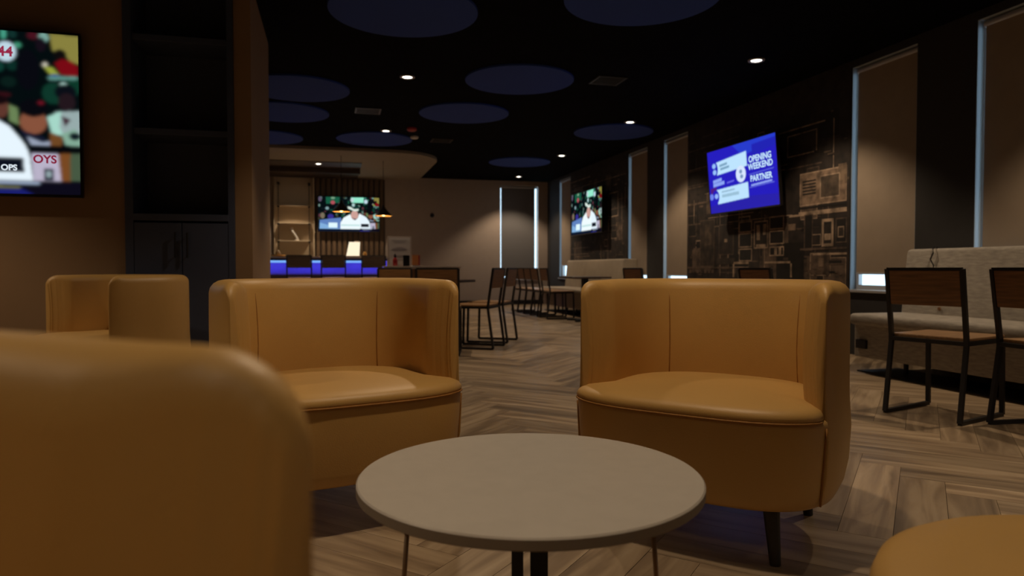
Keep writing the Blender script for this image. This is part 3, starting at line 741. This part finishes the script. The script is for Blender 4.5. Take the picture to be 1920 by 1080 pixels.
for k, (c, f, lb) in enumerate(D):
    o = dc if k == 0 else copy_tree(dc)
    fl_ = math.hypot(*f); fx, fy = f[0]/fl_, f[1]/fl_
    o.location = (c[0]+fx*.25, c[1]+fy*.25, 0); o.rotation_euler.z = face(fx, fy)
    tag(o, lb, 'chair', 'wood and black steel dining chairs')
M_keep = M_wood; M_wood = M_dwood; bs = dining_chair(.66, 1.04, 'bar_stool', .19); M_wood = M_keep
for k, px in enumerate((562, 625, 699)):
    c = hit(px, 479, 2, 1.04); c = c*1.0
    yb = 12.0; c = hit(px, 480, 1, yb)
    o = bs if k == 0 else copy_tree(bs); o.location = (c.x, yb+.25-.5+.0, 0); o.rotation_euler.z = face(0, 1)
    o.location = (c.x, yb+.0, 0)
    tag(o, ['bar stool nearest the shelf side of the lit bar','middle bar stool of the three at the lit bar','bar stool at the right end of the lit bar'][k], 'stool', 'bar stools at the blue lit bar')
# tables
def ped_table(loc, rz, w, d, label, zt=.70):
    o = empty('dining_table', (*loc, 0), rz); tag(o, label, 'table')
    bx('tabletop', (-w/2,w/2,-d/2,d/2,zt-.028,zt), M_dwood, o, bevel=.004)
    m = MB(); m.box(-.045,.045,-.045,.045,.04,zt-.028); m.box(-.2,.2,-.2,.2,zt-.036,zt-.028); m.build('column', M_black, o, bevel=.004)
    for an in (0, PI/2):
        R_ = Matrix.Rotation(an+PI/4, 4, 'Z'); m = MB(); m.box(-.30,.30,-.03,.03,.0,.035, M=R_); m.build('foot', M_black, o, bevel=.006)
    return o
ped_table((1.12,7.78), math.radians(-30), .72, .72, 'dark square dining table with a black pedestal behind the left armchair')
ped_table((3.86,10.35), 0, .64, .64, 'small distant pedestal table in front of the far bench')

# ------------------------------------------------------------------ benches
def bench(y0, y1, label, mat, xf=4.06):
    o = empty('banquette', (WX, y0, 0)); tag(o, label, 'bench', 'upholstered banquettes along the window wall')
    n = y1-y0; xf -= WX
    def soft(name, x0, x1, z0, z1, slope=0):
        m = MB(); m.box(x0,x1,0,n,z0,z1)
        if slope:
            m.v = [((x+slope*(z-z0)/(z1-z0) if x < x1-.01 else x), y, z) for x, y, z in m.v]
        return m.build(name, mat, o, bevel=.03, seg=4, smooth=True)
    soft('backrest', -.34, -.03, .40, .985, .06)
    soft('seat', xf-.03, -.28, .38, .47)
    bx('base', (xf+.02,-.05,.01,n-.01,.125,.385), mat, o, bevel=.006)
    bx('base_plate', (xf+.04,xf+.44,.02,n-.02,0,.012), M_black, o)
    yy = .35
    while yy < n:
        m = MB(); m.lathe([(.018,0),(.018,.115)], 12, c=(xf+.22,yy,.012)); m.build('peg', M_black, o); yy += .52
    return o
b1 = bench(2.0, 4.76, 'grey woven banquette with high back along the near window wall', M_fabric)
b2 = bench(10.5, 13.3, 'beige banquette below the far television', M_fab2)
c = hit(1616, 645, 0, 4.075); m = MB(); yy = c.y-2.0
bx('outlet', (-.80,-.775,yy-.055,yy+.055,c.z-.035,c.z+.035), M_bez, b1, bevel=.004)
c = hit(1762, 579, 0, 4.53); m = MB(); yy = c.y-2.0; m.lathe([(.014,0),(.012,.008)], 16)
btn = m.build('button', M_wood, b1); btn.rotation_euler = (0, -PI/2, 0); btn.location = (4.53-WX-.002, yy, c.z)
c = hit(1760, 462, 0, 4.62); m = MB()
m.tube([(4.64,c.y+.03,.994),(4.59,c.y+.01,.998),(4.565,c.y,.99),(4.558,c.y-.01,.95),(4.552,c.y+.01,.90),(4.544,c.y-.03,.85),(4.538,c.y-.03,.82)], .006, 8)
tag(m.build('power_cable', M_black, smooth=True), 'thin dark cable hanging over the top of the grey banquette', 'cable')

# ------------------------------------------------------------------ counter with table-top things
a, b = hit(727, 502, 1, 10.0), hit(871, 504, 1, 9.6)
cx0, cx1 = .72, 1.80
ct = empty('service_counter', (0, 9.9, 0)); tag(ct, 'pale topped service counter standing before the far wall', 'counter')
bx('body', (cx0+.02,cx1-.02,0.0,.42,.0,.825), M_wood, ct); bx('countertop', (cx0,cx1,-.02,.45,.825,.86), M_stone, ct, bevel=.004)
def at_y(px, py, y): return hit(px, py, 1, y)
c = at_y(750, 500, 10.15); o = empty('sign_board', (c.x, 10.15, .86)); tag(o, 'white printed notice board leaning back on the service counter', 'sign')
Mx = Matrix.Rotation(math.radians(-10), 4, 'X'); m = MB(); m.box(-.17,.17,0,.012,0,.44, M=Mx); m.build('board', M_farw, o)
m = MB()
for (xa, xb, za, zb) in ((-.15,.15,.02,.42),): m.box(xa,xb,-.002,0,za,zb, M=Mx)
m.build('sheet', pmat('notice sheet', (.42,.38,.36), .7), o)
m = MB()
for q, (w_, z_) in enumerate(((.11,.37),(.08,.345),(.05,.27),(.09,.255),(.11,.24),(.09,.225),(.1,.15),(.07,.13),(.1,.09))): m.box(-w_,w_,-.003,-.002,z_,z_+.008, M=Mx)
m.build('print', pmat('grey print', (.27,.25,.25), .7), o)
c = at_y(741, 500, 10.0); o = empty('sauce_bottle', (c.x, 10.0, .86)); tag(o, 'red sauce bottle with a dark cap on the service counter', 'bottle')
m = MB(); m.lathe([(.030,0),(.034,.01),(.034,.08),(.022,.11),(.014,.125)], 20); m.build('bottle', M_red, o, smooth=True)
m = MB(); m.lathe([(.016,.125),(.015,.15),(.006,.175)], 16); m.build('cap', M_black, o)
c = at_y(762, 500, 10.0); tag(bx('menu_holder', (-.045,.045,-.02,.02,0,.155), M_bez, loc=(c.x, 10.0, .86), bevel=.004), 'black box-shaped holder on the service counter', 'holder')
c = at_y(779, 500, 10.0); o = empty('menu_booklet', (c.x, 10.0, .86), .2); tag(o, 'upright orange booklet in a clear stand on the service counter', 'booklet')
bx('cover', (-.05,.04,-.012,-.004,0.01,.16), M_orange, o); bx('stand', (-.05,.06,-.004,.03,0,.012), M_white, o); bx('spine', (.042,.062,-.012,.004,.01,.155), M_red, o)

# ------------------------------------------------------------------ bar
BYF = 12.55; bx0, bx1 = -2.4, hit(726, 500, 1, BYF).x
br = empty('bar_counter', (0, BYF, 0)); tag(br, 'bar counter with pale top and glowing blue strip light under its edge', 'bar')
bx('bar_top', (bx0,bx1+.02,-.12,.55,1.0,1.03), M_stone, br, bevel=.004)
bx('apron', (bx0,bx1,-.06,.50,.965,1.0), M_bez, br)
bx('front_panel', (bx0,bx1-.03,.13,.45,.0,.965), M_barf, br)
bx('foot_ledge', (bx0,bx1-.03,.0,.13,.72,.745), M_barf, br)
bx('led_strip', (bx0,bx1-.05,-.045,-.02,.925,.963), M_led, br)
bx('led_strip', (bx1-.03,bx1-.012,-.03,0,.66,.962), emat('end led', (.08,.06,1.0), 1.0), br)
for k in range(4):
    ld = bpy.data.lights.new('led glow', 'AREA'); ld.shape = 'RECTANGLE'; ld.size = .8; ld.size_y = .03; ld.energy = 5; ld.color = (.05,.04,1.0)
    l = bpy.data.objects.new('led_lamp', ld); sc.collection.objects.link(l); l.parent = br
    l.location = (bx0+.45+k*.85, -.05, .92); l.rotation_euler = (math.radians(28), 0, 0)
# shelves behind the bar
SX0, SX1 = hit(517, 420, 1, WY-.04).x, hit(587, 420, 1, WY-.04).x
sh = empty('display_shelf', ((SX0+SX1)/2, WY-.01, 0)); hw = (SX1-SX0)/2; tag(sh, 'cream wall shelf unit with black clamps left of the bar television', 'shelf')
bx('back_board', (-hw,hw,-.03,0,.95,2.74), M_shelfw, sh)
for zz in (2.66,):
    pass
for zz in (1.04, 1.40, 1.77, 2.13): bx('shelf', (-hw+.05,hw-.05,-.28,-.03,zz-.012,zz+.012), M_shelfw, sh, bevel=.002)
for s in (-1, 1):
    m = MB(); m.tube([(s*(hw-.07),-.26,.95),(s*(hw-.07),-.26,2.60)], .008, 8); m.build('rod', M_black, sh)
    for zz in (1.385,1.755,2.115,2.60): bx('clamp', (s*(hw-.07)-.022,s*(hw-.07)+.022,-.285,-.03 if zz > 2.5 else -.235,zz-.022,zz+.012), M_black, sh)
    bx('side_trim', (min(s*hw,s*(hw+.03)),max(s*hw,s*(hw+.03)),-.12,0,.95,2.74), M_shelfw if s > 0 else M_shelfw, sh)
c = hit(552, 452, 1, WY-.18); o = empty('figurine', (c.x, WY-.18, 1.412)); tag(o, 'small white figurine on the display shelf', 'figurine')
m = MB(); m.tube([(.07,0,.0),(.05,0,.06),(.01,0,.13),(-.03,0,.18),(-.04,0,.22)], .022, 10, r2=.026); m.build('body', M_white, o, smooth=True)
m = MB(); m.lathe([(.004,-.028),(.022,-.02),(.03,0),(.022,.02),(.004,.028)], 14, c=(-.05,0,.245)); m.tube([(-.06,0,.25),(-.10,0,.235)], .012, 8, r2=.004); m.build('head', M_white, o, smooth=True)
m = MB(); m.lathe([(.05,0),(.05,.012),(.03,.016)], 16, c=(.05,0,-.0)); m.build('base', M_white, o)
# slatted wall
QX0, QX1 = hit(592, 420, 1, WY-.03).x, hit(722, 420, 1, WY-.03).x
sp = bx('slat_wall', (QX0-.03,QX1,-.012,0,0,CZ-.065), M_dwood, loc=(0, WY, 0)); tag(sp, 'vertical walnut slat panel behind the bar television', 'wall panel')
n = 13; st = (QX1-QX0)/n
s0 = None
for k in range(n):
    if s0 is None: s0 = bx('slat', (0,st*.62,-.045,-.012,0,CZ-.065), M_slat, sp, bevel=.003); o = s0
    else: o = s0.copy(); sc.collection.objects.link(o)
    o.location.x = QX0+k*st+.01
# back counter below
bk = empty('back_bar_cabinet', (0, WY-.05, 0)); tag(bk, 'low cabinet behind the bar under the slatted panel', 'cabinet')
bx('body', (-2.0,1.0,-.5,-.31,0,.88), M_wood, bk); bx('worktop', (-2.02,1.02,-.52,-.30,.88,.91), M_stone, bk, bevel=.003)
# things on the bar
c = hit(663, 482, 1, BYF+.1); o = empty('menu_stand', (c.x, BYF+.1, 1.03)); tag(o, 'glowing cream menu card in a slanted stand on the bar', 'sign')
Mx = Matrix.Rotation(math.radians(-12), 4, 'X')
m = MB(); m.add([Mx@Vector(v) for v in ((-.125,-.004,.02),(.10,-.004,.02),(.115,-.004,.27),(-.075,-.004,.27),(-.125,0,.02),(.10,0,.02),(.115,0,.27),(-.075,0,.27))], [(0,1,2,3),(7,6,5,4),(0,4,5,1),(1,5,6,2),(2,6,7,3),(3,7,4,0)])
m.build('card', M_litcard, o)
m = MB(); m.box(-.17,.16,-.04,.06,0,.018); m.build('stand', M_stone, o, bevel=.003); bx('clip', (.02,.10,-.005,.01,.272,.292), M_white, o).rotation_euler = (math.radians(-12),0,0)
for px, lb, mt in ((684,'small golden jar on the bar beside the glowing card',M_gold),):
    c = hit(px, 482, 1, BYF+.1); m = MB(); m.lathe([(.025,0),(.035,.02),(.035,.06),(.022,.075),(.022,.09)], 20)
    o = m.build('jar', mt, smooth=True); o.location = (c.x, BYF+.1, 1.03); tag(o, lb, 'jar')
c = hit(522, 480, 1, BYF+.15); o = empty('garnish_tray', (c.x, BYF+.15, 1.03)); tag(o, 'low golden garnish tray on the left end of the bar', 'tray')
m = MB(); m.lathe([(.10,0),(.13,.03),(.125,.03),(.095,.006)], 24); m.build('tray', M_gold, o, smooth=True)
m = MB(); m.lathe([(.03,.02),(.045,.05),(.03,.08),(.008,.12)], 16); m.build('stopper', M_shelfw, o, smooth=True)
# pendants
for (px, py), lb in (((640,397),'black cone pendant lamp in front of the left part of the bar television'),((719,405),'black cone pendant lamp at the right edge of the bar television')):
    yp = 12.45 if px < 700 else 12.85
    c = hit(px, py, 1, yp); o = empty('pendant_lamp', (c.x, yp, c.z)); tag(o, lb, 'lamp', 'black pendant lamps over the bar')
    m = MB(); m.lathe([(.155,0),(.15,.012),(.07,.10),(.03,.15),(.022,.19),(.016,.195)], 32, cap=False); m.build('shade', M_bez, o, smooth=True)
    m = MB(); m.lathe([(.149,.002),(.143,.011),(.066,.096),(.028,.14)], 32, cap=False); m.build('inner_lining', M_gold, o, smooth=True)
    m = MB(); m.lathe([(.004,-.002),(.028,.01),(.038,.035),(.028,.06),(.015,.08)], 20); m.build('bulb', M_bulb, o, smooth=True)
    m = MB(); m.tube([(0,0,.19),(0,0,CZ-.051-c.z)], .004, 6); m.build('cord', M_black, o)
    ld = bpy.data.lights.new('pendant glow', 'POINT'); ld.energy = 4; ld.color = (1,.62,.3); ld.shadow_soft_size = .03
    l = bpy.data.objects.new('lamp', ld); sc.collection.objects.link(l); l.parent = o; l.location = (0,0,-.04)
# thermostat
c = hit(810, 404, 1, WY); m = MB(); m.lathe([(.045,0),(.045,.02),(.03,.03)], 20); o = m.build('thermostat', M_bez); o.location = (c.x, WY-.001, c.z); o.rotation_euler = (PI/2,0,0)
tag(o, 'small round black thermostat on the plain far wall', 'thermostat')
bpy.context.view_layer.update()
